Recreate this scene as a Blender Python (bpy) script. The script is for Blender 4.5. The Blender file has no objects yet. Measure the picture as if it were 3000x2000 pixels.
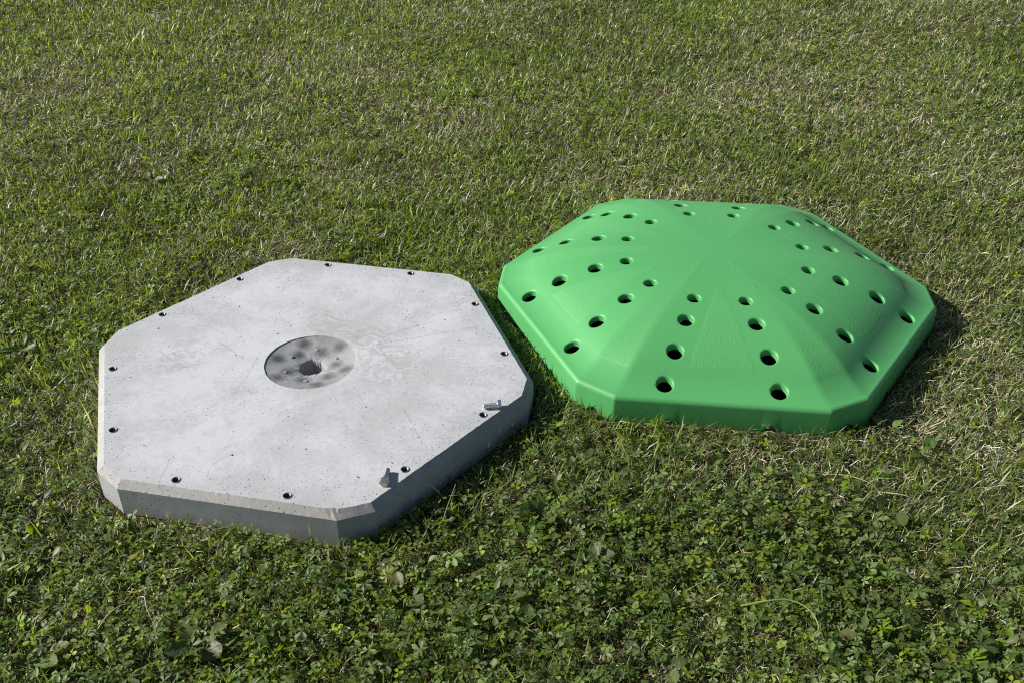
import bpy, bmesh, math, random
import numpy as np
from mathutils import Vector, Matrix
from mathutils.geometry import delaunay_2d_cdt
R = math.radians
scene = bpy.context.scene
C = scene.collection
rng = np.random.default_rng(7)
random.seed(7)

# ------------------------------------------------------------------ camera
CAM_H, PITCH, ROLL, FPX = 1.4462, 0.5947, -0.0051, 2803.95
cd = bpy.data.cameras.new('camera'); cam = bpy.data.objects.new('camera', cd); C.objects.link(cam)
cd.sensor_width = 36.0; cd.lens = 36.0 * FPX / 3000.0; cd.clip_start = 0.05; cd.clip_end = 500
cam.matrix_world = Matrix.Translation((0, 0, CAM_H)) @ Matrix.Rotation(math.pi/2 - PITCH, 4, 'X') @ Matrix.Rotation(ROLL, 4, 'Z')
scene.camera = cam
scene.cycles.use_denoising = False; scene.cycles.pixel_filter_type = 'BLACKMAN_HARRIS'; scene.cycles.filter_width = 1.15
# ------------------------------------------------------------------ world, sun, exposure
SUN_EL = R(31.5); SUN_AZ = R(173.5)          # azimuth of the direction towards the sun, from +X
w = bpy.data.worlds.new('World'); scene.world = w; w.use_nodes = True
nt = w.node_tree; bg = nt.nodes['Background']; sky = nt.nodes.new('ShaderNodeTexSky')
sky.sky_type = 'NISHITA'; sky.sun_disc = False; sky.sun_elevation = SUN_EL
sky.sun_rotation = math.pi/2 - SUN_AZ; sky.air_density = 1.0; sky.dust_density = 0.6
bg.inputs['Strength'].default_value = 0.05
nt.links.new(sky.outputs[0], bg.inputs['Color'])
sd = bpy.data.lights.new('sun', 'SUN'); so = bpy.data.objects.new('sun', sd); C.objects.link(so)
sd.energy = 5.0; sd.angle = R(0.53); sd.color = (1.0, 0.97, 0.92)
sdir = Vector((math.cos(SUN_EL)*math.cos(SUN_AZ), math.cos(SUN_EL)*math.sin(SUN_AZ), math.sin(SUN_EL)))
so.rotation_euler = sdir.to_track_quat('Z', 'Y').to_euler(); so.location = sdir*8
vs = scene.view_settings
vs.view_transform = 'Standard'; vs.look = 'None'; vs.gamma = 1.0; vs.use_curve_mapping = False
vs.exposure = 0.56

# ------------------------------------------------------------------ helpers
def tag(o, label=None, cat=None, group=None, kind=None):
    for k, v in (('label', label), ('category', cat), ('group', group), ('kind', kind)):
        if v: o[k] = v
    return o
def empty(name, loc, rz=0.0, ry=0.0):
    o = bpy.data.objects.new(name, None); C.objects.link(o); o.empty_display_size = .05
    o.location = loc; o.rotation_euler = (0, ry, rz); return o
def mesh_obj(name, me, mats, parent=None, smooth=False):
    o = bpy.data.objects.new(name, me); C.objects.link(o)
    for m in (mats if isinstance(mats, (list, tuple)) else [mats]):
        if me.materials.find(m.name) < 0: me.materials.append(m)
    if parent: o.parent = parent
    if smooth: me.polygons.foreach_set('use_smooth', [True]*len(me.polygons))
    return o
def pydata(name, v, f, smooth=False):
    me = bpy.data.meshes.new(name); me.from_pydata([tuple(p) for p in v], [], f); me.validate(); me.update()
    if smooth: me.polygons.foreach_set('use_smooth', [True]*len(me.polygons))
    return me
def tri_mesh(name, V, T, col=None):
    """numpy arrays -> one triangle mesh with a colour attribute per vertex"""
    me = bpy.data.meshes.new(name); nv = len(V); ntr = len(T)
    me.vertices.add(nv); me.vertices.foreach_set('co', np.ascontiguousarray(V, np.float32).ravel())
    me.loops.add(ntr*3); me.loops.foreach_set('vertex_index', np.ascontiguousarray(T, np.int32).ravel())
    me.polygons.add(ntr); me.polygons.foreach_set('loop_start', np.arange(0, ntr*3, 3, dtype=np.int32))
    me.polygons.foreach_set('use_smooth', np.ones(ntr, bool))
    if col is not None:
        a = me.color_attributes.new('tint', 'FLOAT_COLOR', 'POINT')
        a.data.foreach_set('color', np.ascontiguousarray(np.c_[col, np.ones(nv)], np.float32).ravel())
    me.update(); return me
def lathe(prof, seg=32, cap=False):
    v = []; f = []
    for r, z in prof:
        for k in range(seg):
            a = 2*math.pi*k/seg; v.append((r*math.cos(a), r*math.sin(a), z))
    for i in range(len(prof)-1):
        for k in range(seg):
            a = i*seg+k; b = i*seg+(k+1) % seg
            f.append((a, b, b+seg, a+seg))
    if cap: f.append([(len(prof)-1)*seg+k for k in range(seg)])
    return v, f

# ---- material helper
class NT:
    def __init__(s, name):
        s.m = bpy.data.materials.new(name); s.m.use_nodes = True; s.t = s.m.node_tree
        s.b = s.t.nodes['Principled BSDF']; s.out = s.t.nodes['Material Output']
    def n(s, typ, ins=None, **kw):
        nd = s.t.nodes.new('ShaderNode'+typ)
        for k, v in kw.items(): setattr(nd, k, v)
        for k, v in (ins or {}).items(): s.set(nd.inputs[k], v)
        return nd
    def set(s, sock, v):
        if isinstance(v, bpy.types.NodeSocket): s.t.links.new(v, sock)
        else: sock.default_value = v
    def math(s, op, a, b=0.0, clamp=False):
        nd = s.n('Math', {0: a, 1: b}, operation=op); nd.use_clamp = clamp; return nd.outputs[0]
    def ramp(s, v, lo, hi, a=0.0, b=1.0):
        return s.n('MapRange', {'Value': v, 'From Min': lo, 'From Max': hi, 'To Min': a, 'To Max': b}).outputs[0]
    def mix(s, f, a, b, mode='MIX'):
        nd = s.n('Mix', data_type='RGBA', blend_type=mode)
        s.set(nd.inputs[0], f)
        for i, v in ((6, a), (7, b)): s.set(nd.inputs[i], v if isinstance(v, bpy.types.NodeSocket) else (*v, 1.0))
        return nd.outputs[2]
    def noise(s, scale, detail=4, rough=.55, vec=None, out='Fac'):
        nd = s.n('TexNoise', {'Scale': scale, 'Detail': detail, 'Roughness': rough})
        if vec is not None: s.set(nd.inputs['Vector'], vec)
        return nd.outputs[out]
    def vm(s, op, a, b=None):
        nd = s.n('VectorMath', operation=op); s.set(nd.inputs[0], a)
        if b is not None: s.set(nd.inputs[1], b)
        return nd
    def coords(s): return s.n('TexCoord').outputs['Object']
    def bump(s, h, strength, dist):
        s.set(s.b.inputs['Normal'], s.n('Bump', {'Height': h, 'Strength': strength, 'Distance': dist}).outputs[0])

def leaf_material(name, rough, spec, trans, tgain):
    k = NT(name); col = k.n('Attribute', attribute_name='tint').outputs['Color']
    k.set(k.b.inputs['Base Color'], col); k.b.inputs['Roughness'].default_value = rough
    k.b.inputs['Specular IOR Level'].default_value = spec
    tr = k.n('BsdfTranslucent', {'Color': k.mix(1.0, col, tgain, 'MULTIPLY')})
    ms = k.n('MixShader', {0: trans, 1: k.b.outputs[0], 2: tr.outputs[0]})
    k.t.links.new(ms.outputs[0], k.out.inputs['Surface']); return k.m
M_BLADE = leaf_material('grass_blade', .40, .42, .34, (2.5, 2.4, .7))
M_DRY = leaf_material('dry_straw', .55, .35, .12, (1.2, 1.1, .9))
M_LEAF = leaf_material('soft_leaf', .48, .32, .36, (2.9, 2.6, .40))

def ground_material():
    k = NT('lawn_soil'); p = k.coords()
    a = k.noise(260, 3, .6, p); b = k.noise(30, 5, .6, p); c = k.noise(1.6, 3, .5, p)
    soil = k.mix(k.ramp(a, .35, .65), (.030, .024, .015), (.13, .10, .062))
    soil = k.mix(k.ramp(b, .45, .7, 0, .55), soil, (.045, .06, .018))
    far = k.mix(k.ramp(a, .3, .7), (.035, .05, .016), (.17, .15, .08))
    far = k.mix(k.ramp(c, .4, .65, 0, .5), far, (.055, .085, .022))
    d = k.n('VectorMath', operation='LENGTH'); k.set(d.inputs[0], p)
    col = k.mix(k.ramp(d.outputs['Value'], 7.0, 9.0), soil, far)
    k.set(k.b.inputs['Base Color'], col); k.b.inputs['Roughness'].default_value = .95
    k.b.inputs['Specular IOR Level'].default_value = .1
    k.bump(a, .6, .01); return k.m

SLAB_SCRATCH = [(-.3886,-.0314,-.3233,-.0722),(-.1387,.0223,-.1274,-.1229),(-.2718,.0452,-.1642,-.026),(-.1596,.1684,-.1502,.1273),
 (-.3046,.158,-.4335,.1341),(-.3491,.0958,-.3068,.0904),(-.1961,.2918,-.2107,.3925),(-.3042,-.0898,-.2465,-.0485),
 (.0466,.1093,.1467,.1718),(.1669,.2234,.3101,.3049),(.1512,.157,.2483,.2304),(.1293,.0968,.3687,.2313),(.1816,.0671,.1024,.0475),
 (.1397,-.0799,.1929,-.1516),(.2775,-.1358,.3553,-.2484),(-.1691,-.4039,-.1545,-.4751),(-.2905,-.3916,-.2728,-.3789),
 (-.2875,-.2943,-.2644,-.2872),(-.0717,-.4037,-.0454,-.368),(.07,-.4331,.0785,-.4213)]
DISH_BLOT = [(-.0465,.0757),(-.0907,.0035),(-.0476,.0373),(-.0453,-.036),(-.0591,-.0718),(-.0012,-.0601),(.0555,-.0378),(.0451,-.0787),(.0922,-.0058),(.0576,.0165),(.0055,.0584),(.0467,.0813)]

def concrete(name, dark, light, kind):
    k = NT(name); p = k.coords()
    big = k.noise(5.5, 6, .62, p); mid = k.noise(24, 5, .65, p); fine = k.noise(420, 3, .7, p)
    grit = k.noise(95, 5, .75, p)
    col = k.mix(k.ramp(k.math('ADD', big, k.math('MULTIPLY', k.math('SUBTRACT', grit, .5), .45)), .43, .64), light, dark)
    if kind == 'top':
        uv = k.n('SeparateXYZ', {0: p}); hd = None
        for i in range(6):
            th = math.pi/2-i*math.pi/3
            t = k.math('ADD', k.math('MULTIPLY', uv.outputs[0], math.cos(th)), k.math('MULTIPLY', uv.outputs[1], math.sin(th)))
            hd = t if hd is None else k.math('MAXIMUM', hd, t)
        band = k.ramp(k.math('ADD', hd, k.math('MULTIPLY', k.math('SUBTRACT', k.noise(11, 4, .6, p), .5), .13)), .405, .47)
        col = k.mix(k.math('MULTIPLY', band, .45), col, tuple(x*.86 for x in dark))
    col = k.mix(k.ramp(mid, .48, .75, 0, .35), col, tuple(x*.72 for x in dark))
    col = k.mix(k.ramp(fine, .3, .7, .0, .30), col, tuple(x*.55 for x in dark))
    heights = k.math('MULTIPLY', fine, .15)
    # air holes
    dist = p
    def pits(scale, size, lo, hi, pos):
        v = k.n('TexVoronoi', {'Scale': scale, 'Randomness': 1.0}); k.set(v.inputs['Vector'], dist)
        sep = k.n('SeparateColor', {0: v.outputs['Color']})
        thr = k.math('MULTIPLY', k.math('POWER', sep.outputs[0], 3.0), size)
        hit = k.math('LESS_THAN', v.outputs['Distance'], thr)
        msk = k.ramp(k.noise(9, 3, .6, k.vm('ADD', p, (pos, 3.1, 1.7)).outputs[0]), lo, hi)
        sel = k.math('LESS_THAN', sep.outputs[1], msk)
        return k.math('MULTIPLY', hit, sel)
    if kind == 'top':
        r = k.vm('LENGTH', k.vm('MULTIPLY', p, (1, 1, 0)).outputs[0]).outputs['Value']
        h1 = pits(240, .30, .42, .70, 0.0); h2 = pits(80, .08, .52, .82, 5.0)
        h3 = k.math('MULTIPLY', pits(220, .34, .28, .52, 9.0), k.ramp(hd, .38, .46))
        hole = k.math('MAXIMUM', k.math('MAXIMUM', h1, h2), h3)
    else:
        hole = k.math('MAXIMUM', pits(170, .28, .3, .62, 0.0), pits(55, .10, .40, .72, 5.0))
    if kind == 'top':
        wob = k.noise(38, 2, .5, p, 'Color')
        q = k.vm('ADD', p, k.vm('MULTIPLY', k.vm('SUBTRACT', wob, (.5, .5, .5)).outputs[0], (.008, .008, 0)).outputs[0]).outputs[0]
        q = k.vm('MULTIPLY', q, (1, 1, 0)).outputs[0]
        acc = None
        for x0, y0, x1, y1 in SLAB_SCRATCH:
            dx, dy = x1-x0, y1-y0; l2 = dx*dx+dy*dy
            rel = k.vm('SUBTRACT', q, (x0, y0, 0)).outputs[0]
            t = k.math('ADD', k.vm('DOT_PRODUCT', rel, (dx/l2, dy/l2, 0)).outputs['Value'], 0.0, True)
            sc = k.n('VectorMath', operation='SCALE'); sc.inputs[0].default_value = (dx, dy, 0); k.set(sc.inputs['Scale'], t)
            dd = k.vm('DISTANCE', rel, sc.outputs[0]).outputs['Value']
            acc = dd if acc is None else k.math('MINIMUM', acc, dd)
        scr = k.math('MULTIPLY', k.ramp(acc, .0004, .0016, 1, 0), k.ramp(k.noise(70, 2, .5, p), .36, .6, .05, .55))
        col = k.mix(scr, col, (.13, .125, .12))
        # rubbed marks, like scuffed prints
        for cx, cy, rad in ((-.02, .165, .085), (.115, .125, .085), (.31, .36, .06), (-.32, -.06, .07), (.19, .02, .10)):
            d = k.vm('DISTANCE', k.vm('MULTIPLY', p, (1, 1, 0)).outputs[0], (cx, cy, 0)).outputs['Value']
            wv = k.n('TexWave', {'Scale': 11, 'Distortion': 14.0, 'Detail': 3.0, 'Detail Scale': 2.0}, wave_type='RINGS'); k.set(wv.inputs['Vector'], p)
            f = k.math('MULTIPLY', k.ramp(d, rad*.55, rad, .32, 0), k.ramp(k.math('ADD', wv.outputs['Fac'], k.noise(60, 4, .6, p)), .7, 1.25))
            col = k.mix(f, col, (.27, .26, .235))
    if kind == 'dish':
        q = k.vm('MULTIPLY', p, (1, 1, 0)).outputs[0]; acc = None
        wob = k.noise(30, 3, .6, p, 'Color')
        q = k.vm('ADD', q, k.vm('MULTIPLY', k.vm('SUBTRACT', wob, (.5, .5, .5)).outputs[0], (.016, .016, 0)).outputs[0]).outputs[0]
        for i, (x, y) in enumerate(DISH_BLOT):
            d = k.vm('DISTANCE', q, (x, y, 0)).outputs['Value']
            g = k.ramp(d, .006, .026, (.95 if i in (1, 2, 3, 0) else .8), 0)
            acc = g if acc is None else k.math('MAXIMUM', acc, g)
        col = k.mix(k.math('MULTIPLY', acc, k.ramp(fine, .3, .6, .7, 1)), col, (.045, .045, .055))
        wv = k.n('TexWave', {'Scale': 75, 'Distortion': .8, 'Detail': 2.0}, wave_type='RINGS', rings_direction='Z'); k.set(wv.inputs['Vector'], p)
        heights = k.math('ADD', heights, k.math('MULTIPLY', wv.outputs['Fac'], .05))
    col = k.mix(hole, col, (.06, .058, .055))
    k.set(k.b.inputs['Base Color'], col); k.b.inputs['Roughness'].default_value = .82
    k.b.inputs['Specular IOR Level'].default_value = .25
    heights = k.math('SUBTRACT', k.math('ADD', heights, k.math('MULTIPLY', mid, .25)), hole)
    k.bump(heights, .55, .0012); return k.m

M_TOP = concrete('concrete_top', (.455, .455, .453), (.570, .573, .592), 'top')
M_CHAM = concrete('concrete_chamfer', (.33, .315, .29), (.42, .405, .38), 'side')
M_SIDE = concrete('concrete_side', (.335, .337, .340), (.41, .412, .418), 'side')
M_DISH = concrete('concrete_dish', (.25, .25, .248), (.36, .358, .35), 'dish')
M_DARKC = concrete('concrete_hole', (.13, .13, .13), (.17, .17, .17), 'side')

def plastic(name, stipple):
    k = NT(name); p = k.coords()
    col = k.mix(k.ramp(k.noise(3, 3, .5, p), .35, .7), (.084, .342, .106), (.094, .357, .116))
    dirt = k.math('MULTIPLY', k.ramp(k.noise(14, 6, .7, p), .60, .85, 0, .25), 1.0)
    col = k.mix(dirt, col, (.10, .34, .12))
    k.b.inputs['Specular IOR Level'].default_value = .42
    if stipple:
        v = k.n('TexVoronoi', {'Scale': 330.0}); k.set(v.inputs['Vector'], p)
        h = k.math('ADD', k.noise(300, 2, .6, p), k.math('MULTIPLY', k.ramp(v.outputs['Distance'], 0, .6, 1, 0), .8))
        k.b.inputs['Roughness'].default_value = .5
        k.bump(h, .38, .0012)
    else:
        k.b.inputs['Roughness'].default_value = .42
        k.bump(k.noise(700, 2, .5, p), .04, .0004)
    k.set(k.b.inputs['Base Color'], col)
    return k.m
M_GREEN = plastic('green_plastic', False); M_GRIP = plastic('green_plastic_stippled', True)

def simple(name, col, rough, metal=0.0, spec=.5, nscale=60, var=.25, bump=.15):
    k = NT(name); p = k.coords(); n1 = k.noise(nscale, 4, .6, p)
    k.set(k.b.inputs['Base Color'], k.mix(k.ramp(n1, .35, .7, 0, 1), col, tuple(c*(1-var) for c in col)))
    k.b.inputs['Metallic'].default_value = metal; k.b.inputs['Specular IOR Level'].default_value = spec
    k.set(k.b.inputs['Roughness'], k.ramp(n1, .3, .7, rough, min(1, rough+.12)))
    k.bump(n1, bump, .0005); return k.m
M_ZINC = simple('zinc_steel', (.85, .87, .90), .24, 1.0, nscale=180)
M_OLDZ = simple('dull_steel', (.55, .54, .52), .36, 1.0, nscale=220, var=.4)
M_INS = simple('insert_steel', (.26, .255, .25), .45, 1.0, nscale=250, var=.4)
M_BORE = simple('insert_bore', (.13, .125, .12), .42, 1.0, nscale=250)
M_RUB = simple('grey_rubber', (.115, .115, .135), .6, 0, nscale=160, var=.35)
M_CRUMB = simple('dark_seed', (.07, .04, .02), .8, 0)

# ------------------------------------------------------------------ layout numbers
SX, SY, SROT, S_AL, S_BL = -.5004, 1.9428, 1.3785 - math.pi/2, .5, .2421
S_AT, S_BT, S_H, S_CH, S_Z0 = .4835, .2400, .0760, .0142, -.008
DX, DY, DROT = .5602, 2.3071, 1.4426 - math.pi/2
D_A, D_B = .548, .548*.25033/.53622        # outer wall of the cover
def hexv(a, b):
    out = []
    for i in range(6):
        th = math.pi/2 - i*math.pi/3; n = (math.cos(th), math.sin(th)); t = (math.sin(th), -math.cos(th))
        out += [(a*n[0]-b*t[0], a*n[1]-b*t[1]), (a*n[0]+b*t[0], a*n[1]+b*t[1])]
    return out
def hexdist(x, y, cx, cy, rot, a, b):
    """signed distance-like value to the 12-sided outline, negative inside (numpy)"""
    c, s = math.cos(-rot), math.sin(-rot); u = c*(x-cx)-s*(y-cy); v = s*(x-cx)+c*(y-cy)
    rc = math.hypot(a, b)*math.cos(math.pi/6-math.atan2(b, a)); d = np.full(np.shape(x), -9.0)
    for i in range(6):
        th = math.pi/2-i*math.pi/3; d = np.maximum(d, u*math.cos(th)+v*math.sin(th)-a)
        th += math.pi/6; d = np.maximum(d, u*math.cos(th)+v*math.sin(th)-rc)
    return d
def clearance(x, y):
    return np.minimum(hexdist(x, y, SX, SY, SROT, S_AL, S_BL), hexdist(x, y, DX, DY, DROT, D_A, D_B))

# ------------------------------------------------------------------ ground
def vnoise(seed, cell):
    g = np.random.default_rng(seed).random((96, 96))
    def f(x, y):
        u = x/cell+37.3; v = y/cell+41.7; i = np.floor(u).astype(int); j = np.floor(v).astype(int)
        fu = u-i; fv = v-j; fu = fu*fu*(3-2*fu); fv = fv*fv*(3-2*fv)
        a = g[i % 96, j % 96]; b = g[(i+1) % 96, j % 96]; c = g[i % 96, (j+1) % 96]; d = g[(i+1) % 96, (j+1) % 96]
        return a*(1-fu)*(1-fv)+b*fu*(1-fv)+c*(1-fu)*fv+d*fu*fv
    return f
n_e = vnoise(11, 1.5); n_f = vnoise(12, .15)
n_a, n_b, n_c, n_d = vnoise(1, .62), vnoise(2, .24), vnoise(3, .09), vnoise(4, .40)
def ground_z(x, y):
    far = np.clip((clearance(x, y)-.02)/.15, 0, 1)
    lo = np.clip((hexdist(x, y, DX, DY, DROT, D_A, D_B)-.03)/.25, 0, 1)
    return -.010*lo + .001*(1-lo) + (n_b(x, y)-.5)*.016*far + (n_c(x, y)-.5)*.008*far
gx = np.concatenate([[-150, -40, -12], np.linspace(-5, 5, 201), [12, 40, 150]])
gy = np.concatenate([[-120, -20, -2], np.linspace(.2, 9, 177), [20, 60, 200]])
XX, YY = np.meshgrid(gx, gy, indexing='ij')
ZZ = np.where((np.abs(XX) < 4.9) & (YY > .3) & (YY < 8.9), ground_z(XX, YY), -.010)
nx, ny = len(gx), len(gy); idx = np.arange(nx*ny).reshape(nx, ny)
q = np.stack([idx[:-1, :-1], idx[1:, :-1], idx[1:, 1:], idx[:-1, 1:]], -1).reshape(-1, 4)
T = np.concatenate([q[:, [0, 1, 2]], q[:, [0, 2, 3]]])
tag(mesh_obj('ground', tri_mesh('ground', np.c_[XX.ravel(), YY.ravel(), ZZ.ravel()], T), ground_material()), kind='structure', label='bare brown soil showing between the plants of the lawn', cat='ground')

# ------------------------------------------------------------------ concrete slab
def slab():
    root = empty('concrete_slab', (SX, SY, 0), SROT, .0091)
    tag(root, 'pale grey six-sided concrete slab with cut corners lying on the lawn', 'slab')
    low = hexv(S_AL, S_BL); top = hexv(S_AT, S_BT)
    per_t = []; per_l = []; per_m = []; per_b = []
    rr = random.Random(3)
    for i in range(12):
        a, b = Vector(top[i]), Vector(top[(i+1) % 12]); c, d = Vector(low[i]), Vector(low[(i+1) % 12])
        n = max(6, int((b-a).length/.007)); nrm = Vector((a.y-b.y, b.x-a.x)).normalized()*(1)
        if nrm.dot(a) < 0: nrm = -nrm
        for j in range(n):
            u = j/n; corner = 0 if j else 1
            jt = rr.gauss(0, .00035); jz = 0.0
            P = a.lerp(b, u); L = c.lerp(d, u)
            chip = math.exp(-((P-Vector(top[6])).length/.016)**2)      # the broken front corner
            P = P - nrm*(chip*abs(rr.gauss(.004, .003))) + nrm*jt*(1-corner)
            pass
            Mi = a.lerp(b, u).lerp(c.lerp(d, u), .5) - nrm*(chip*abs(rr.gauss(.003, .002)))
            per_t.append((P.x, P.y, S_H+jz*(1-corner)))
            per_m.append((Mi.x, Mi.y, S_H-S_CH*.5 - chip*abs(rr.gauss(.001, .001))))
            per_l.append((L.x, L.y, S_H-S_CH+rr.gauss(0, .00025)))
            per_b.append((c.lerp(d, u).x*1.002, c.lerp(d, u).y*1.002, S_Z0+rr.gauss(0, .0006)))
    N = len(per_t); v = per_t+per_m+per_l+per_b; f = []; mi = []
    for r in range(3):
        for j in range(N):
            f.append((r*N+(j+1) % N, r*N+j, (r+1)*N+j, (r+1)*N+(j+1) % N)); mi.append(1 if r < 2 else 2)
    f.append([3*N+j for j in range(N)]); mi.append(2)
    # top sheet with the dish and the insert bores cut out
    pts = [Vector(p[:2]) for p in per_t]; edges = [(j, (j+1) % N) for j in range(N)]
    circles = [((0, 0), .114, 96)]
    ins = []
    for i in range(6):
        th = math.pi/2-i*math.pi/3
        for s in (-1, 1):
            x = .4646*math.cos(th)+s*.1240*math.sin(th); y = .4646*math.sin(th)-s*.1240*math.cos(th)
            ins.append((x, y)); circles.append(((x, y), .0086, 20))
    loops = []
    for (cx, cy), r, n in circles:
        b0 = len(pts); pts += [Vector((cx+r*math.cos(2*math.pi*j/n), cy+r*math.sin(2*math.pi*j/n))) for j in range(n)]
        edges += [(b0+j, b0+(j+1) % n) for j in range(n)]; loops.append((b0, n))
    ov, oe, of, *_ = delaunay_2d_cdt(pts, edges, [], 1, 1e-6)
    base = len(v); v += [(p.x, p.y, S_H) for p in ov]
    for t in of:
        c = sum((ov[j] for j in t), Vector((0, 0)))/3
        if any((c-Vector(cc)).length < r*.995 for cc, r, n in circles): continue
        f.append([base+j for j in t]); mi.append(0)
    # dish, ragged hole
    seg = 96; hr = [.0305*(1+.05*math.sin(3*a+1)+.03*math.sin(7*a))+rr.gauss(0, .0007) for a in [2*math.pi*k/seg for k in range(seg)]]
    prof = [(0.0, .0, 3), (0.0, -.0012, 3), (.012, -.0020, 3), (.05, -.0030, 3), (.25, -.0060, 3), (.5, -.0105, 3), (.8, -.0155, 3), (.97, -.0185, 3), (1, -.0205, 3), (1.02, -.034, 4), (1.04, -.060, 4)]
    rows = []
    for t, z, m in prof:
        rows.append(len(v))
        for k in range(seg):
            a = 2*math.pi*k/seg; R0 = .114-.0008*(z < 0)
            r = R0*(1-t)+hr[k]*t if t <= 1 else hr[k]*(1-(t-1))
            zz = z + (0.0006*math.sin(a*6+t*9)+.0008*math.sin(a*3+2)) * (t > .05) * (t < 1)
            if m == 3 and t > .95: zz += rr.gauss(0, .0006)
            v.append((r*math.cos(a), r*math.sin(a), S_H+zz))
    for i in range(len(prof)-1):
        for k in range(seg):
            a, b = rows[i]+k, rows[i]+(k+1) % seg; c, d = rows[i+1]+k, rows[i+1]+(k+1) % seg
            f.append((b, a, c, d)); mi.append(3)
    f.append([rows[-1]+k for k in range(seg)]); mi.append(4)
    me = pydata('slab_body', v, f)
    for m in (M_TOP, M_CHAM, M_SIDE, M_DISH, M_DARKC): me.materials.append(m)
    me.polygons.foreach_set('material_index', mi)
    o = mesh_obj('body', me, [], root)
    bm = bmesh.new(); bm.from_mesh(me); bmesh.ops.remove_doubles(bm, verts=bm.verts, dist=2e-5); bmesh.ops.recalc_face_normals(bm, faces=bm.faces)
    for fc in bm.faces: fc.smooth = fc.material_index == 3
    bm.to_mesh(me); bm.free()
    # threaded steel inserts
    pr = [(.0098, -.003), (.0098, .0010), (.0094, .0015), (.0080, .0015), (.0075, .0008)]
    vv, ff = lathe(pr, 28); ring = pydata('insert_ring', vv, ff, True)
    pb = []
    for j in range(12):
        z = .0008-j*.0017; pb += [(.0075, z), (.0066, z-.00085)]
    vb, fb = lathe(pb, 24, True); fb = [tuple(reversed(t)) for t in fb]; bore = pydata('insert_bore', vb, fb)
    for x, y in ins:
        r = mesh_obj('threaded_insert', ring, M_INS, root); r.location = (x, y, S_H); r.rotation_euler = (rr.gauss(0, .02), rr.gauss(0, .02), rr.random()*6)
        mesh_obj('thread', bore, M_BORE, r)
    # six little round cast marks in the dish
    vv, ff = lathe([(.0050, -.001), (.0048, .0006), (.0036, .0010), (.0030, .0002), (.0016, .0002), (.0012, .0009), (.0002, .0010)], 20, True)
    mk = pydata('cast_mark', vv, ff, True)
    for j in range(6):
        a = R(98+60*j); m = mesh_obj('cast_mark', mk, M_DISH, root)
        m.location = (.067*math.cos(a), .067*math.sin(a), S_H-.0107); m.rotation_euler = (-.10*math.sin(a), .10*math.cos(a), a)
    return root
slab()

# ------------------------------------------------------------------ hex bolts on the slab
def bolt(label, loc, yaw, mat, smooth_part, roll, L=.040):
    root = empty('hex_bolt', loc, yaw); tag(root, label, 'bolt', 'loose hex bolts on the slab')
    AF, HH, r = .0190, .0078, .0060
    tilt = math.asin((AF/2-r)/(L+HH*.5))
    def orient(o): o.rotation_euler = (0, math.pi/2+tilt, 0)
    rc = AF/math.sqrt(3); v = []; f = []
    for z, k, rnd in ((0, 1, 0), (HH-.0012, 1, 0), (HH, .93, 0)):
        for j in range(6):
            a = math.pi/3*j+math.pi/6*0+roll; v.append((rc*k*math.cos(a), rc*k*math.sin(a), -z))
    for i in range(2):
        for j in range(6): f.append((i*6+j, i*6+(j+1) % 6, i*6+6+(j+1) % 6, i*6+6+j))
    f.append([5-j for j in range(6)][::-1]); f.append([12+j for j in range(6)])
    me = pydata('bolt_head', v, f)
    bm = bmesh.new(); bm.from_mesh(me); bmesh.ops.recalc_face_normals(bm, faces=bm.faces)
    bmesh.ops.bevel(bm, geom=[e for e in bm.edges], offset=.0005, segments=2, affect='EDGES'); bm.to_mesh(me); bm.free()
    h = mesh_obj('head', me, mat, root); h.location = (0, 0, AF/2); orient(h)
    pr = [(.0085, 0), (.0085, .0004), (r*1.08, .0008), (r, .002)]
    z = .002
    if smooth_part: pr.append((r, smooth_part)); z = smooth_part
    while z < L-.003:
        pr += [(r*.87, z+.0004), (r*.87, z+.0006), (r, z+.0013), (r, z+.0016)]; z += .00175
    pr += [(r*.9, z+.0004), (r*.88, L-.0012), (r*.72, L)]
    vv, ff = lathe(pr, 32, True); s = mesh_obj('threaded_shank', pydata('bolt_shank', vv, ff), mat, root); s.location = (0, 0, AF/2); orient(s)
    return root
ztop = lambda x: S_H - .0091*(x-SX) + .0004
bolt('dull hex bolt lying head towards the viewer near the slab front edge', (-.2690, 1.4975, ztop(-.267)), R(86), M_OLDZ, .012, math.pi/6)
bolt('shiny zinc hex bolt lying sideways near the right corner of the slab', (-.0330, 1.7585, ztop(-.033)), R(186), M_ZINC, 0, math.pi/6, .035)

# seeds and crumbs on the slab
v = []; f = []
for i in range(46):
    while True:
        a = random.random()*6.283; r = .46*math.sqrt(random.random()); x = SX+r*math.cos(a); y = SY+r*math.sin(a)
        if r > .125: break
    L = random.uniform(.0014, .0036); wd = L*random.uniform(.35, .6); t = random.random()*3.14; b = len(v); zc = ztop(x)+.0001
    ux, uy = math.cos(t), math.sin(t)
    for du, dw, dz in ((-L, 0, .0004), (0, wd, .0002), (L, 0, .0004), (0, -wd, .0002), (0, 0, .0011)):
        v.append((x+ux*du-uy*dw, y+uy*du+ux*dw, zc+dz))
    f += [(b, b+3, b+4), (b+3, b+2, b+4), (b+2, b+1, b+4), (b+1, b, b+4)]
tag(mesh_obj('seeds', pydata('seeds', v, f), M_CRUMB), 'tiny brown seeds and crumbs scattered on the concrete top', 'debris', kind='stuff')

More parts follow.
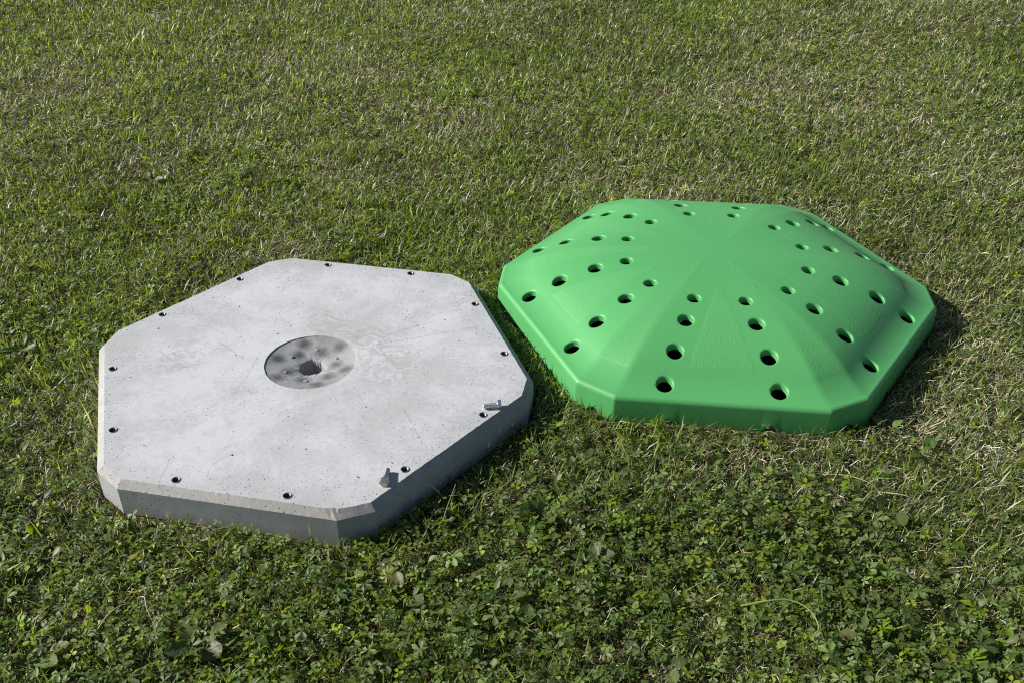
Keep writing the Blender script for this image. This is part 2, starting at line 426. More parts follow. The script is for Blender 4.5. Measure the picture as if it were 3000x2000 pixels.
# ------------------------------------------------------------------ green plastic cover
PA = [0, .06, .12, .18, .2403, .2850, .3230, .3700, .4177, .4400, .4600, .4750, .4870, .4972, .5100, .5220, .5300]
PZ = [.1840, .1835, .1816, .1778, .1715, .1650, .1572, .1445, .1272, .1165, .1050, .0952, .0886, .0838, .0788, .0752, .0732]
def mono(xa, ya):
    xa = np.array(xa); ya = np.array(ya); h = np.diff(xa); dl = np.diff(ya)/h; m = np.zeros(len(xa))
    m[1:-1] = np.where(dl[:-1]*dl[1:] > 0, 2*dl[:-1]*dl[1:]/(dl[:-1]+dl[1:]-1e-12), 0); m[0] = 0; m[-1] = dl[-1]
    def g(x):
        i = min(max(int(np.searchsorted(xa, x))-1, 0), len(h)-1); t = (x-xa[i])/h[i]
        return float((1+2*t)*(1-t)**2*ya[i]+t*(1-t)**2*h[i]*m[i]+t*t*(3-2*t)*ya[i+1]+t*t*(t-1)*h[i]*m[i+1])
    return g
prof_z = mono(PA, PZ)
A_TOP = .530; TH1 = math.atan2(.25033, .53622); KC = math.cos(math.pi/6-TH1)/math.cos(TH1)   # corner apothem = KC * a
def dome_s(x, y):
    """local: face normal along +Y; sector symmetric"""
    a = abs(math.atan2(x, y)); a = (a+math.pi/6) % (math.pi/3)-math.pi/6; r = math.hypot(x, y)
    return max(r*math.cos(a), r*math.cos(math.pi/6-abs(a))/KC)
def dome_z(x, y): return prof_z(min(dome_s(x, y), A_TOP))
def cover():
    root = empty('plastic_cover', (DX, DY, 0), DROT, -.008)
    tag(root, 'bright green domed plastic cover with rows of round holes beside the slab', 'cover')
    # sector -30..30 degrees about +Y
    def edgept(a, u):
        """point on the 12-gon of apothem a (offset from A_TOP keeps wall spacing), u in [-1,1] along the long face, |u|>1 corner"""
        d = a-A_TOP; al = a; ac = A_TOP*KC+d
        # vertex between long face and corner face
        # long: y=al ; corner normal at 30deg: x sin30 + y cos30 = ac
        xv = (ac-al*math.cos(math.pi/6))/math.sin(math.pi/6)
        if abs(u) <= 1: return (u*xv, al)
        s = 1 if u > 0 else -1; t = abs(u)-1               # 0..1 -> vertex to mid corner
        mx, my = ac*math.sin(math.pi/6), ac*math.cos(math.pi/6)
        return (s*(xv+(mx-xv)*t), al+(my-al)*t)
    nl, nc = 124, 14
    us = [-2+t/nc for t in range(nc)] + [-1+2*t/nl for t in range(nl)] + [1+t/nc for t in range(nc+1)]
    bnd = [edgept(A_TOP, u) for u in us]
    pts = [Vector(p) for p in bnd]; NB = len(pts); edges = [(j, j+1) for j in range(NB-1)]
    ap = len(pts); pts.append(Vector((0, 0)))
    levels = [.012]+[.02+.0085*i for i in range(60) if .02+.0085*i < A_TOP-.004]
    for uu in (-2, -1, 1, 2):
        prev = ap; u0 = us.index(uu)
        for a in levels:
            e = edgept(A_TOP, uu); pts.append(Vector((e[0]*a/A_TOP, e[1]*a/A_TOP))); edges.append((prev, len(pts)-1)); prev = len(pts)-1
        edges.append((prev, u0))
    holes = []
    for a, o, rl, rb in ((.2403, .0643, .0194, .0156), (.3230, .0863, .0226, .0186), (.4177, .1116, .0230, .0192), (.4972, .1336, .0230, .0192)):
        for s in (-1, 1): holes.append((s*o, a, rl, rb))
    hs = 36; hl = []
    for hx, hy, rl, rb in holes:
        b0 = len(pts); hl.append(b0)
        pts += [Vector((hx+rl*math.cos(2*math.pi*j/hs), hy+rl*math.sin(2*math.pi*j/hs))) for j in range(hs)]
        edges += [(b0+j, b0+(j+1) % hs) for j in range(hs)]
        for k in (1.22,): pts += [Vector((hx+rl*k*math.cos(2*math.pi*(j+.5)/hs), hy+rl*k*math.sin(2*math.pi*(j+.5)/hs))) for j in range(hs) if abs(hy+rl*k*math.sin(2*math.pi*(j+.5)/hs)) < A_TOP-.003]
    def ok(x, y): return all(math.hypot(x-h[0], y-h[1]) > h[2]*1.38 for h in holes)
    for a in levels[1:]:
        n = max(2, int(2*a*math.tan(TH1)/.0095))
        for j in range(1, n):
            x = (-1+2*j/n)*a*math.tan(TH1)
            if ok(x, a): pts.append(Vector((x, a)))
        e1, e2 = edgept(A_TOP, 1), edgept(A_TOP, 2); k = a/A_TOP; n = max(1, int(a*.09/.0095))
        for j in range(1, n):
            t = j/n; x = (e1[0]+(e2[0]-e1[0])*t)*k; y = (e1[1]+(e2[1]-e1[1])*t)*k
            pts += [Vector((x, y)), Vector((-x, y))]
    ov, oe, of, *_ = delaunay_2d_cdt(pts, edges, [], 1, 1e-6)
    v = [(p.x, p.y, dome_z(p.x, p.y)) for p in ov]; f = []
    for t in of:
        c = sum((ov[j] for j in t), Vector((0, 0)))/len(t)
        if any((c-Vector(h[:2])).length < h[2]*.985 for h in holes): continue
        f.append(list(t))
    # hole lips and bores
    for hx, hy, rl, rb in holes:
        rho = rl-rb; rings = []
        for al in (0, 15, 30, 45, 60, 75, 90, 'd1', 'd2'):
            row = len(v)
            for j in range(hs):
                c, s = math.cos(2*math.pi*j/hs), math.sin(2*math.pi*j/hs)
                if isinstance(al, str): r = rb; dz = -rho-(.007 if al == 'd1' else .013)
                else: r = rl-rho*math.sin(R(al)); dz = -rho*1.25*(1-math.cos(R(al)))
                x, y = hx+r*c, hy+r*s; v.append((x, y, dome_z(x, y)+dz))
            rings.append(row)
        for i in range(len(rings)-1):
            for j in range(hs): f.append((rings[i]+(j+1) % hs, rings[i]+j, rings[i+1]+j, rings[i+1]+(j+1) % hs))
    # rounded rim, wall with half-round notches, thickness
    rad = .0135; z0 = prof_z(A_TOP)
    prof = [(0, 0)]
    for al in range(10, 91, 10): prof.append((rad*math.sin(R(al)), -rad*(1-math.cos(R(al)))))
    plug_u = [(-.52, 0), (.52, 0), (2, 1)]
    def arch(x, y, u):
        z = -.006
        for px, py in NOTCH:
            d = math.hypot(x-px, y-py)
            if d < .0185: z = max(z, -.004+math.sqrt(.0185**2-d*d))
        return z
    ex = edgept(D_A, 1)[0]
    NOTCH = [(-.118, D_A), (.118, D_A), edgept(D_A, 2), edgept(D_A, -2)]
    rows = []
    for da, dz in prof:
        rows.append(len(v)); v += [(*edgept(A_TOP+da, u), z0+dz) for u in us]
    zb = [arch(*edgept(D_A, u), u) for u in us]; zt = z0-rad
    for k in (.3, .6, .85, 1.0):
        rows.append(len(v))
        v += [(*edgept(A_TOP+rad+.003*k, u), zt+(b-zt)*k) for u, b in zip(us, zb)]
    rows.append(len(v)); v += [(*edgept(A_TOP+rad-.005, u), b) for u, b in zip(us, zb)]
    rows.append(len(v)); v += [(*edgept(A_TOP+rad-.009, u), .058) for u in us]
    for i in range(len(rows)-1):
        for j in range(NB-1): f.append((rows[i]+j, rows[i]+j+1, rows[i+1]+j+1, rows[i+1]+j))
    bm = bmesh.new()
    for s in range(6):
        m = Matrix.Rotation(math.pi/3*s, 4, 'Z'); vs_ = [bm.verts.new(m @ Vector(p)) for p in v]
        for t in f:
            try: bm.faces.new([vs_[j] for j in t])
            except ValueError: pass
    bmesh.ops.remove_doubles(bm, verts=bm.verts, dist=3e-5)
    bmesh.ops.recalc_face_normals(bm, faces=bm.faces)
    up = sum(fc.normal.z for fc in bm.faces if fc.calc_center_median().z > .12)
    if up < 0: bmesh.ops.reverse_faces(bm, faces=bm.faces)
    me = bpy.data.meshes.new('cover_shell'); bm.to_mesh(me); bm.free()
    mesh_obj('shell', me, M_GREEN, root, True)
    # stippled grip panels: slim triangles on the long faces, wedges on the corner ribs
    def panel(fn, na, nu):
        v = []; f = []
        for i in range(na+1):
            for j in range(nu+1):
                x, y, edge = fn(i/na, -1+2*j/nu); v.append((x, y, dome_z(x, y)+(.00022 if not edge else -.0002)))
        for i in range(na):
            for j in range(nu):
                a = i*(nu+1)+j; f.append((a, a+nu+1, a+nu+2, a+1))
        return v, f
    def tri(t, u):
        e = t > .985 or abs(u) > .97; a = .185+(.458-.185)*min(t, 1); wd = .0835*(a-.178)/(.458-.178)
        return (u*wd, a, e)
    def wedge(t, u):
        a = .040+(.474-.040)*t; e1 = edgept(A_TOP, 1); e2 = edgept(A_TOP, 2); k = a/A_TOP
        # mirrored about the 30 degree line
        tt = 1-abs(u)*.965; x = (e1[0]+(e2[0]-e1[0])*tt)*k; y = (e1[1]+(e2[1]-e1[1])*tt)*k
        if u > 0:                                            # reflect across the mid-corner direction
            d = Vector((math.sin(math.pi/6), math.cos(math.pi/6))); p = Vector((x, y)); r = 2*p.dot(d)*d-p; x, y = r
        return (x, y, t > .985 or abs(u) > .97)
    for fn, na, nu in ((tri, 60, 20), (wedge, 84, 14)):
        vv, ff = panel(fn, na, nu); pm = pydata('grip_panel', vv, ff, True)
        for s in range(6):
            o = mesh_obj('grip_panel', pm, M_GRIP, root); o.rotation_euler = (0, 0, math.pi/3*s)
    # grey plugs behind the notches
    vv, ff = lathe([(.0172, -.010), (.0172, -.002), (.0160, .0), (.010, .0012), (.0002, .0016)], 28, True); pg = pydata('rim_plug', vv, ff, True)
    for s in range(6):
        for px, py, ang in ((-.118, D_A-.0075, 0), (.118, D_A-.0075, 0), (*[c*(1-.0075/.6) for c in edgept(D_A, 2)], -math.pi/6)):
            m = Matrix.Rotation(math.pi/3*s, 4, 'Z') @ Matrix.Translation((px, py, -.0045)) @ Matrix.Rotation(ang, 4, 'Z') @ Matrix.Rotation(-math.pi/2, 4, 'X')
            o = mesh_obj('rim_plug', pg, M_RUB, root); o.matrix_local = m
    return root
cover()

# ------------------------------------------------------------------ lawn
CAMXY = np.array([0.0, 0.0])
def sample(dens, ymin=.62, ymax=8.6, side=.5):
    """dens(x,y) -> plants per square metre; rejection sampling in bands across the view and a margin beside it"""
    ys = [ymin, 1.1, 1.6, 2.2, 3.0, 4.0, 5.2, ymax]; out = []
    for a, b in zip(ys[:-1], ys[1:]):
        hw = .55*(b*.83+.81)+side; area = 2*hw*(b-a)
        tx = rng.uniform(-hw, hw, 4000); ty = rng.uniform(a, b, 4000); mx = dens(tx, ty).max()*1.02+1e-6
        n = int(area*mx); x = rng.uniform(-hw, hw, n); y = rng.uniform(a, b, n)
        k = rng.random(n)*mx < dens(x, y); out.append(np.c_[x[k], y[k]])
    return np.concatenate(out)
def falloff(x, y, p=1.15): return np.minimum(1.0, (2.1/np.hypot(np.hypot(x, y), 1.3))**p) * np.where(np.abs(x) > .55*(y*.83+.81)+.12, .4, 1.0) * np.where(y > 6.2, .5, 1.0)
def leafy(x, y):
    """how much the creeping leafy plants take over the turf, 0..1"""
    v = np.clip((1.80-y)/.35, 0, 1)*np.clip((1.22-x-.75*(y-1.1))/.40, .12, 1)
    v = np.maximum(v, .55*np.clip((-.85-x)/.25, 0, 1)*np.clip((2.5-y)/.6, 0, 1))
    v = np.maximum(v, .50*np.clip((n_d(x, y)-.60)/.15, 0, 1)*np.clip((5.0-y)/2.5, .25, 1))
    return np.clip(v*(.55+.8*n_b(x, y))*np.clip(.35+1.5*n_f(x, y), 0, 1), 0, 1)
def dryness(x, y):
    v = .38+1.1*(n_a(x, y)-.5)+.6*(n_b(x+9, y)-.5)+.7*(n_e(x, y)-.5)
    v += .40*np.clip((x-.55)/.4, 0, 1)*np.clip((2.2-y)/.5, 0, 1)*np.clip((y-1.0)/.4, 0, 1)     # straw on the right
    v += .12*np.clip((y-2.2)/1.5, 0, 1)
    return np.clip(v, 0.03, .97)

def blades(name, P, L, W, th0, bend, yaw, col, z0, twist):
    n = len(P); x, y = P[:, 0], P[:, 1]
    z = ground_z(x, y)+z0
    dx, dy = np.cos(yaw), np.sin(yaw)
    wx, wy, wz = -dy*np.cos(twist), dx*np.cos(twist), np.sin(twist)
    V = np.zeros((n, 5, 3)); t1 = .52
    a1 = th0; a2 = th0+bend
    def step(px, py, pz, l, a): return px+dx*np.sin(a)*l, py+dy*np.sin(a)*l, pz+np.cos(a)*l
    p0 = (x, y, z); p1 = step(*p0, L*t1, a1); p2 = step(*p1, L*(1-t1), a2)
    p2 = (p2[0], p2[1], np.maximum(p2[2], z*0+ground_z(p2[0], p2[1])+.001))
    for i, (p, ww) in enumerate(((p0, W*.42), (p1, W*.5))):
        for s, o in ((-1, 0), (1, 1)):
            V[:, i*2+o, 0] = p[0]+s*wx*ww; V[:, i*2+o, 1] = p[1]+s*wy*ww; V[:, i*2+o, 2] = p[2]+s*wz*ww
    V[:, 4, 0], V[:, 4, 1], V[:, 4, 2] = p2
    T = (np.array([[0, 1, 2], [1, 3, 2], [2, 3, 4]])[None]+np.arange(n)[:, None, None]*5).reshape(-1, 3)
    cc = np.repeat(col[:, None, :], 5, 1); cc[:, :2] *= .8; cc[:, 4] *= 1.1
    return tri_mesh(name, V.reshape(-1, 3), T, np.clip(cc.reshape(-1, 3), 0, 1))
def palette(n, cols, wts, jitter):
    c = np.array(cols)[rng.choice(len(cols), n, p=np.array(wts)/sum(wts))]
    return c*np.array([.93, 1.0, 1.02])*np.exp(rng.normal(0, jitter, (n, 1)))*np.exp(rng.normal(0, jitter*.25, (n, 3)))
def away(P, yaw, dist=.035):
    """near the slab and the cover the shoots lean along or off the wall"""
    d0 = clearance(P[:, 0], P[:, 1]); e = .004
    gxx = (clearance(P[:, 0]+e, P[:, 1])-d0); gyy = (clearance(P[:, 0], P[:, 1]+e)-d0); na = np.arctan2(gyy, gxx)
    return np.where(d0 < dist, na+rng.uniform(-1.35, 1.35, len(P)), yaw), d0
def dscale(P, k=.7): return np.clip(np.hypot(np.hypot(P[:, 0], P[:, 1]), 1.4)/2.3, 1, 2.4)**k

# dead straw and thatch lying low
P = sample(lambda x, y: falloff(x, y)*(6000+30000*dryness(x, y))*(1-.85*leafy(x, y))*(clearance(x, y) > .003))
n = len(P); yaw = rng.uniform(0, 6.283, n)+0; yaw, d0 = away(P, yaw)
L = rng.uniform(.010, .036, n)*np.exp(rng.normal(0, .25, n)); th = np.clip(rng.normal(1.05, .33, n), .1, 1.5)
W = rng.uniform(.0008, .0017, n)*dscale(P)
col = palette(n, [(.56, .47, .31), (.45, .37, .22), (.68, .60, .45), (.28, .21, .12), (.36, .35, .17)], [3, 3, 1.6, 1.4, 2], .28)
tag(mesh_obj('dry_grass', blades('dry_grass', P, L, W, th, rng.normal(.15, .3, n), yaw, col, rng.uniform(0, .010, n), rng.uniform(-.9, .9, n)), M_DRY),
    'thin dead straw-coloured grass lying matted across the mown lawn', 'dry grass', kind='stuff')
n_dry = n
# living grass
tc = np.c_[rng.uniform(-3.2, 3.2, 150), rng.uniform(1.0, 6.2, 150)]
tc = np.concatenate([tc, np.c_[rng.uniform(-2.0, -.2, 70), rng.uniform(1.5, 3.6, 70)]])
tuft = (tc[:, None, :]+rng.normal(0, .011, (len(tc), 24, 2))).reshape(-1, 2); tuft = tuft[clearance(tuft[:, 0], tuft[:, 1]) > .012]
P = sample(lambda x, y: falloff(x, y)*(29000-15000*dryness(x, y))*(1-.50*leafy(x, y))*(clearance(x, y) > .004))
n0 = len(P); P = np.concatenate([P, tuft]); n = len(P); yaw = rng.uniform(0, 6.283, n); yaw, d0 = away(P, yaw)
L = rng.uniform(.016, .040, n)*np.exp(rng.normal(0, .22, n))*(.8+.5*n_b(P[:, 0]+3, P[:, 1])); L *= np.where(rng.random(n) < .018, 1.9, 1)
th = np.clip(np.abs(rng.normal(.55, .38, n)), .02, 1.45); W = rng.uniform(.0012, .0032, n)*dscale(P)
L[n0:] = rng.uniform(.035, .070, n-n0); th[n0:] = np.abs(rng.normal(.35, .3, n-n0)); W = np.where(L > .045, W*1.25, W)
g = n_d(P[:, 0], P[:, 1])[:, None]
col = palette(n, [(.110, .145, .034), (.150, .192, .038), (.198, .240, .044), (.140, .168, .064), (.32, .33, .16)], [3, 4, 2.4, 2.4, 1.2], .22)*(.72+.56*g)
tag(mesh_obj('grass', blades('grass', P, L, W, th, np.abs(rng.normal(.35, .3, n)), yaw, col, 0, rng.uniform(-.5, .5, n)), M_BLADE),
    'short green mown grass growing over the whole lawn', 'grass', kind='stuff')
n_grass = n

# ---- leaf templates: (verts, tris), unit length, midrib along +X, folded slightly
def leaflet(outline, fold=.16, droop=.10, mids=3):
    """outline: half outline (x, y>0) from base to tip"""
    xs = [o[0] for o in outline]; v = []; t = []
    k = len(outline)
    for x, y in outline: v.append((x, 0, -droop*x*x))
    for s in (1, -1):
        b = len(v)
        for x, y in outline[1:-1]: v.append((x, s*y, abs(y)*fold*2-droop*x*x))
        for i in range(k-1):
            m0, m1 = i, i+1; o0 = b+i-1 if i > 0 else None; o1 = b+i if i < k-2 else None
            if o0 is None: tt = [(m0, m1, o1)]
            elif o1 is None: tt = [(m0, m1, o0)]
            else: tt = [(m0, m1, o1), (m0, o1, o0)]
            t += [(a, c, d) if s < 0 else (a, d, c) for a, c, d in tt]
    return np.array(v), np.array(t)
CINQ = leaflet([(0, 0), (.35, .13), (.62, .26), (.80, .25), (.84, .17), (.95, .13), (1.0, 0)], .20, .22)
CINQ_S = leaflet([(0, 0), (.40, .17), (.74, .27), (.90, .14), (1.0, 0)], .20, .22)
CLOV = leaflet([(0, 0), (.30, .24), (.66, .38), (.95, .26), (.93, 0)], .14, .06)
OVAL = leaflet([(0, 0), (.18, .12), (.45, .27), (.72, .24), (.90, .12), (1.0, 0)], .12, .18)
def compound(tpl, angles, size_by_angle, petiole):
    V = []; T = []; b = 0
    for a, s in zip(angles, size_by_angle):
        v, t = tpl; c, sn = math.cos(R(a)), math.sin(R(a)); u = v*s; m = np.array([[c, sn, 0], [-sn, c, 0], [0, 0, 1]])
        V.append(u @ m + np.array([.05*c, .05*sn, 0])); T.append(t+b); b += len(v)
    if petiole:
        V.append(np.array([(0, .03, 0), (0, -.03, 0), (-.35, 0, -1.3)])); T.append(np.array([[0, 1, 2]])+b)
    return np.concatenate(V), np.concatenate(T)
def scatter(name, tpl, P, size, yaw, tilt, tiltdir, height, col, wob=.12):
    V0, T0 = tpl; n = len(P); nv = len(V0)
    V = V0[None]*size[:, None, None]*np.ones((n, 1, 1))
    V = V*(1+rng.normal(0, wob, (n, nv, 1))*np.array([.4, .5, 1.2]))
    c, s = np.cos(yaw)[:, None], np.sin(yaw)[:, None]
    X = V[..., 0]*c-V[..., 1]*s; Y = V[..., 0]*s+V[..., 1]*c; Z = V[..., 2]
    # tilt about a horizontal axis
    ax, ay = -np.sin(tiltdir)[:, None], np.cos(tiltdir)[:, None]; ct, st = np.cos(tilt)[:, None], np.sin(tilt)[:, None]
    dot = X*ax+Y*ay; cx, cy, cz = ay*Z, -ax*Z, ax*Y-ay*X
    X, Y, Z = X*ct+cx*st+ax*dot*(1-ct), Y*ct+cy*st+ay*dot*(1-ct), Z*ct+cz*st
    gz = ground_z(P[:, 0], P[:, 1])
    X = X+P[:, 0:1]; Y = Y+P[:, 1:2]; Z = np.maximum(Z+(gz+height)[:, None], (gz+.001)[:, None])
    T = (T0[None]+np.arange(n)[:, None, None]*nv).reshape(-1, 3)
    cc = np.repeat(col[:, None, :], nv, 1)*np.exp(rng.normal(0, .06, (n, nv, 1)))
    return np.stack([X, Y, Z], -1).reshape(-1, 3), T, cc.reshape(-1, 3)
def merge(parts):
    V = []; T = []; Cc = []; b = 0
    for v, t, c in parts: V.append(v); T.append(t+b); Cc.append(c); b += len(v)
    return np.concatenate(V), np.concatenate(T), np.clip(np.concatenate(Cc), 0, 1)
GREENS = [(.068, .100, .024), (.095, .134, .030), (.130, .170, .046), (.175, .205, .078), (.165, .220, .020)]
# creeping five-fingered plants
parts = []
P = sample(lambda x, y: falloff(x, y, .9)*(60+4300*leafy(x, y)**1.15)*(clearance(x, y) > .012), ymax=6.5)
n = len(P); k5 = rng.random(n)
full = compound(CINQ, (0, 62, -62, 118, -118), (1, .92, .92, .7, .7), True)
lite = compound(CINQ_S, (0, 60, -60, 112, -112), (1, .92, .92, .7, .7), True)
tri3 = compound(CINQ_S, (0, 75, -75), (1, .9, .9), True)
near = P[:, 1] < 1.75
for tpl, msk in ((full, near & (k5 < .62)), (lite, ~near & (k5 < .62)), (tri3, k5 >= .62)):
    Q = P[msk]; m = len(Q); yaw, d0 = away(Q, rng.uniform(0, 6.283, m), .04)
    sz = rng.uniform(.0095, .0210, m)*np.exp(rng.normal(0, .20, m))*(.72+.6*n_d(Q[:, 0]+7, Q[:, 1])); sz = np.minimum(sz, np.maximum(.006, d0*.8))
    td = np.where(rng.random(m) < .55, rng.normal(2.9, .9, m), rng.uniform(0, 6.283, m))
    hgt = rng.uniform(.008, .034, m)*(.75+.5*n_c(Q[:, 0], Q[:, 1]))
    parts.append(scatter('c', tpl, Q, sz, yaw, np.abs(rng.normal(.36, .42, m)), td, hgt, palette(m, GREENS, [2.6, 3, 2.4, 1.6, .6], .20)))
V, T, cl = merge(parts)
tag(mesh_obj('creeping_cinquefoil', tri_mesh('cinquefoil', V, T, cl), M_LEAF), 'creeping plants with five-fingered dark green leaves covering the foreground', 'ground cover', kind='stuff')
n_c5 = len(T)
# clover
P = sample(lambda x, y: falloff(x, y, .7)*(320+1900*np.clip((n_d(x+5, y+2)-.42)/.3, 0, 1)+420*leafy(x, y)+380*np.clip((-.6-x)/.6, 0, 1)*(y < 3.2))*(clearance(x, y) > .010))
n = len(P); yaw, d0 = away(P, rng.uniform(0, 6.283, n), .03)
sz = np.minimum(rng.uniform(.0070, .0135, n)*dscale(P, .25), np.maximum(.005, d0*.8))
col = palette(n, [(.120, .165, .022), (.165, .220, .020), (.215, .270, .016), (.150, .180, .055)], [2.6, 2.4, 1.2, 2], .20)
V, T, cl = merge([scatter('k', compound(CLOV, (0, 120, -120), (1, 1, 1), True), P, sz, yaw, np.abs(rng.normal(.30, .35, n)), rng.uniform(0, 6.283, n), rng.uniform(.010, .030, n), col)])
tag(mesh_obj('clover', tri_mesh('clover', V, T, cl), M_LEAF), 'small three-leaved clover scattered through the lawn', 'clover', kind='stuff')
n_cl = len(T)
# small oval leaves of other weeds
P = sample(lambda x, y: falloff(x, y, .8)*(230+950*n_b(x+2, y+6)**2+900*leafy(x, y))*(clearance(x, y) > .010))
n = len(P); yaw, d0 = away(P, rng.uniform(0, 6.283, n), .04)
sz = np.minimum(rng.uniform(.010, .026, n)*dscale(P, .2), np.maximum(.008, d0*.9))
col = palette(n, GREENS+[(.10, .10, .04), (.22, .17, .05)], [2.5, 3, 2.4, 2, 1, .5, .12], .22)
V, T, cl = merge([scatter('o', compound(OVAL, (0,), (1,), True), P, sz, yaw, rng.normal(-.25, .45, n), yaw, rng.uniform(.006, .026, n), col)])
tag(mesh_obj('small_weeds', tri_mesh('small_weeds', V, T, cl), M_LEAF), 'small single oval weed leaves poking up between the grass', 'weeds', kind='stuff')
print('TRIS dry %d grass %d cinq %d clover %d oval %d' % (n_dry*3, n_grass*3, n_c5, n_cl, len(T)))

# ------------------------------------------------------------------ bigger leafy weeds, one object each
def big_leaf(name, L, wid, kind, col, rr):
    """a leaf blade on a short stalk, built along +X, real thickness from its crinkled, folded surface"""
    na, nu = 9, 6; v = []; f = []; c = []
    for i in range(na+1):
        t = i/na
        if kind == 'round': hw = wid*math.sqrt(max(0, 1-(2*t-1)**2))**.8*(1+.06*math.sin(t*40))
        else: hw = wid*(math.sin(math.pi*t**.85)**.75)
        hw = max(hw, wid*.03)
        for j in range(nu+1):
            u = -1+2*j/nu; x = L*t; y = hw*u
            z = abs(u)*hw*.28-.0016*math.cos(u*9)*math.sin(t*22)-L*.16*t*t+.10*L*t
            z += rr.gauss(0, .0006)
            v.append((x, y, z)); c.append([q*(1.25 if j == nu//2 else 1)*math.exp(rr.gauss(0, .07)) for q in col])
    for i in range(na):
        for j in range(nu):
            a = i*(nu+1)+j; f += [(a, a+nu+1, a+nu+2), (a, a+nu+2, a+1)]
    b = len(v)
    v += [(0, .0012, 0), (0, -.0012, 0), (-.018, 0, -.014)]; f += [(b, b+1, b+2)]; c += [[q*1.3 for q in col]]*3
    return tri_mesh(name, np.array(v), np.array(f), np.array(c))
WEEDS = [
 (-.574, 1.146, 5, .052, .017, 'round', 'broad glossy weed leaves standing up in the lower left foreground'),
 (-.855, 1.118, 4, .048, .014, 'long', 'leafy weed rosette in the bottom left corner of the lawn'),
 (.049, 1.467, 5, .036, .018, 'round', 'crinkled round-leaved weed just right of the front corner of the slab'),
 (-.091, 1.321, 5, .034, .014, 'round', 'round-leaved weed in the foreground below the loose dull bolt'),
 (-.020, 1.247, 4, .042, .013, 'long', 'oval-leaved weed in the bottom middle with one upright pale leaf'),
 (.022, 1.172, 3, .040, .014, 'long', 'broad weed with a shadowed dark leaf at the bottom middle edge'),
 (.161, 1.342, 4, .038, .014, 'long', 'floppy-leaved weed in front of the gap between slab and cover'),
 (-.219, 1.250, 3, .036, .016, 'round', 'low dark round weed leaf in the foreground under the slab front'),
 (-.203, 1.130, 4, .038, .012, 'long', 'narrow-leaved weed at the bottom edge left of the middle'),
 (.272, 1.089, 4, .034, .013, 'round', 'pale round-leaved weed at the bottom edge right of the middle'),
 (.587, 1.170, 4, .034, .013, 'round', 'small round-leaved weed in the lower right among grass'),
 (.792, 1.477, 2, .036, .018, 'round', 'single scalloped round leaf in the straw to the lower right'),
 (.936, 1.658, 3, .034, .015, 'round', 'toothed round leaves right of the front corner of the green cover'),
 (.881, 1.736, 3, .040, .012, 'long', 'upright oval weed leaves close to the front corner of the green cover'),
 (-1.172, 4.253, 8, .060, .009, 'long', 'dark plantain rosette in the upper left of the lawn'),
 (-1.290, 3.166, 6, .055, .011, 'long', 'pale green weed rosette left of and behind the slab'),
 (-1.310, 2.101, 5, .045, .011, 'long', 'weed rosette at the left edge beside the slab'),
 (2.473, 4.738, 7, .070, .010, 'long', 'light green rosette in the upper right corner of the lawn'),
 (-.332, 1.300, 3, .034, .013, 'long', 'small oval-leaved weed below the front face of the slab'),
]
for i, (x, y, nl, L, wd, kind, lab) in enumerate(WEEDS):
    rr = random.Random(100+i); gz = float(ground_z(np.array([x]), np.array([y]))[0])
    t = empty('weed_plant', (x, y, gz)); tag(t, lab, 'weed', 'larger weeds in the lawn')
    a0 = rr.random()*6.28
    for j in range(nl):
        col = [q*math.exp(rr.gauss(0, .12)) for q in rr.choice([(.075, .110, .030), (.095, .130, .040), (.115, .148, .050)])]
        o = mesh_obj('leaf', big_leaf('weed_leaf', L*rr.uniform(.75, 1.1), wd*rr.uniform(.85, 1.1), kind, col, rr), M_LEAF, t)
        a = a0+6.283*j/nl+rr.gauss(0, .25); d = rr.uniform(.006, .020)
        o.location = (d*math.cos(a), d*math.sin(a), rr.uniform(.012, .024)); o.rotation_euler = (rr.gauss(0, .25), -rr.uniform(.05, .75), a)

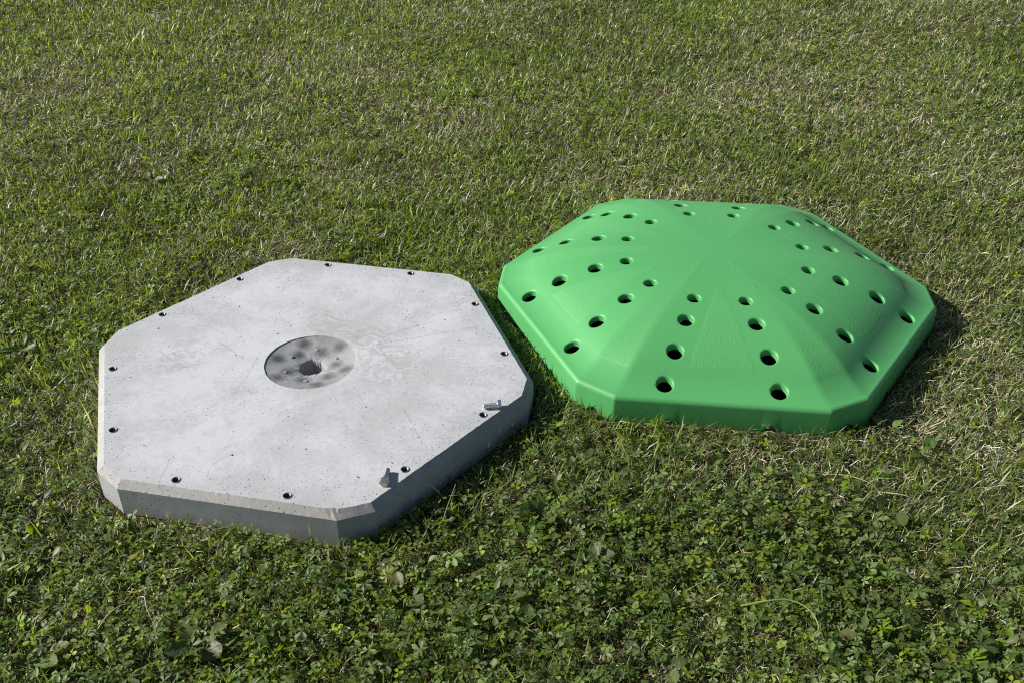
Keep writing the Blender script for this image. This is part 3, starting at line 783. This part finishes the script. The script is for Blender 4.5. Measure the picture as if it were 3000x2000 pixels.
# ------------------------------------------------------------------ single stalks one can pick out
def stalk(name, pts, r, col, mat, label, group):
    """thin round stem along a polyline"""
    v = []; f = []; c = []; P = [Vector(p) for p in pts]
    S = []
    for i in range(len(P)-1):
        for k in range(4): S.append(P[i].lerp(P[i+1], k/4))
    S.append(P[-1])
    for _ in range(2): S = [S[0]]+[(S[i-1]+S[i]*2+S[i+1])/4 for i in range(1, len(S)-1)]+[S[-1]]
    for i, p in enumerate(S):
        d = (S[min(i+1, len(S)-1)]-S[max(i-1, 0)]).normalized(); a = d.cross(Vector((0, 0, 1))).normalized(); b = a.cross(d)
        rad = r*(1-.5*i/len(S))
        for k in range(5): q = p+(a*math.cos(k*1.2566)+b*math.sin(k*1.2566))*rad; v.append(tuple(q)); c.append(col)
    for i in range(len(S)-1):
        for k in range(5):
            a, b = i*5+k, i*5+(k+1) % 5; f += [(a, b, b+5), (a, b+5, a+5)]
    o = mesh_obj(name, tri_mesh(name, np.array(v), np.array(f), np.array(c)), mat)
    return tag(o, label, 'stem', group)
G = 'loose stems on the lawn'
straw = (.50, .42, .29)
stalk('creeping_stem', [(.428, 1.214, .022), (.471, 1.210, .040), (.512, 1.213, .042), (.540, 1.199, .042), (.554, 1.178, .040), (.559, 1.150, .034), (.538, 1.132, .030), (.562, 1.116, .014)], .0021, (.27, .31, .10), M_BLADE, 'pale green runner stem arching across the lower right foreground', G)
stalk('straw_stem', [(-.775, 1.170, .008), (-.755, 1.190, .034), (-.735, 1.214, .036), (-.712, 1.226, .022)], .0012, straw, M_DRY, 'curved dry straw lying on leaves in the lower left', G)
stalk('straw_stem', [(-.716, 1.252, .012), (-.697, 1.232, .036), (-.686, 1.205, .037), (-.668, 1.182, .012)], .0012, straw, M_DRY, 'kinked dry straw pointing at the lower left weed', G)
stalk('straw_stem', [(.700, 1.598, .006), (.735, 1.572, .026), (.775, 1.545, .029), (.80, 1.522, .010)], .0011, straw, M_DRY, 'dry straw slanting through the grass before the right front corner of the cover', G)
stalk('straw_stem', [(.79, 1.535, .010), (.83, 1.505, .032), (.885, 1.497, .010)], .0013, straw, M_DRY, 'short bleached straw beside the single scalloped leaf', G)
stalk('straw_stem', [(-.150, 1.440, .004), (-.138, 1.462, .040), (-.120, 1.500, .070)], .0013, (.30, .22, .13), M_DRY, 'brown stalk leaning in the shadow of the slab front corner', G)
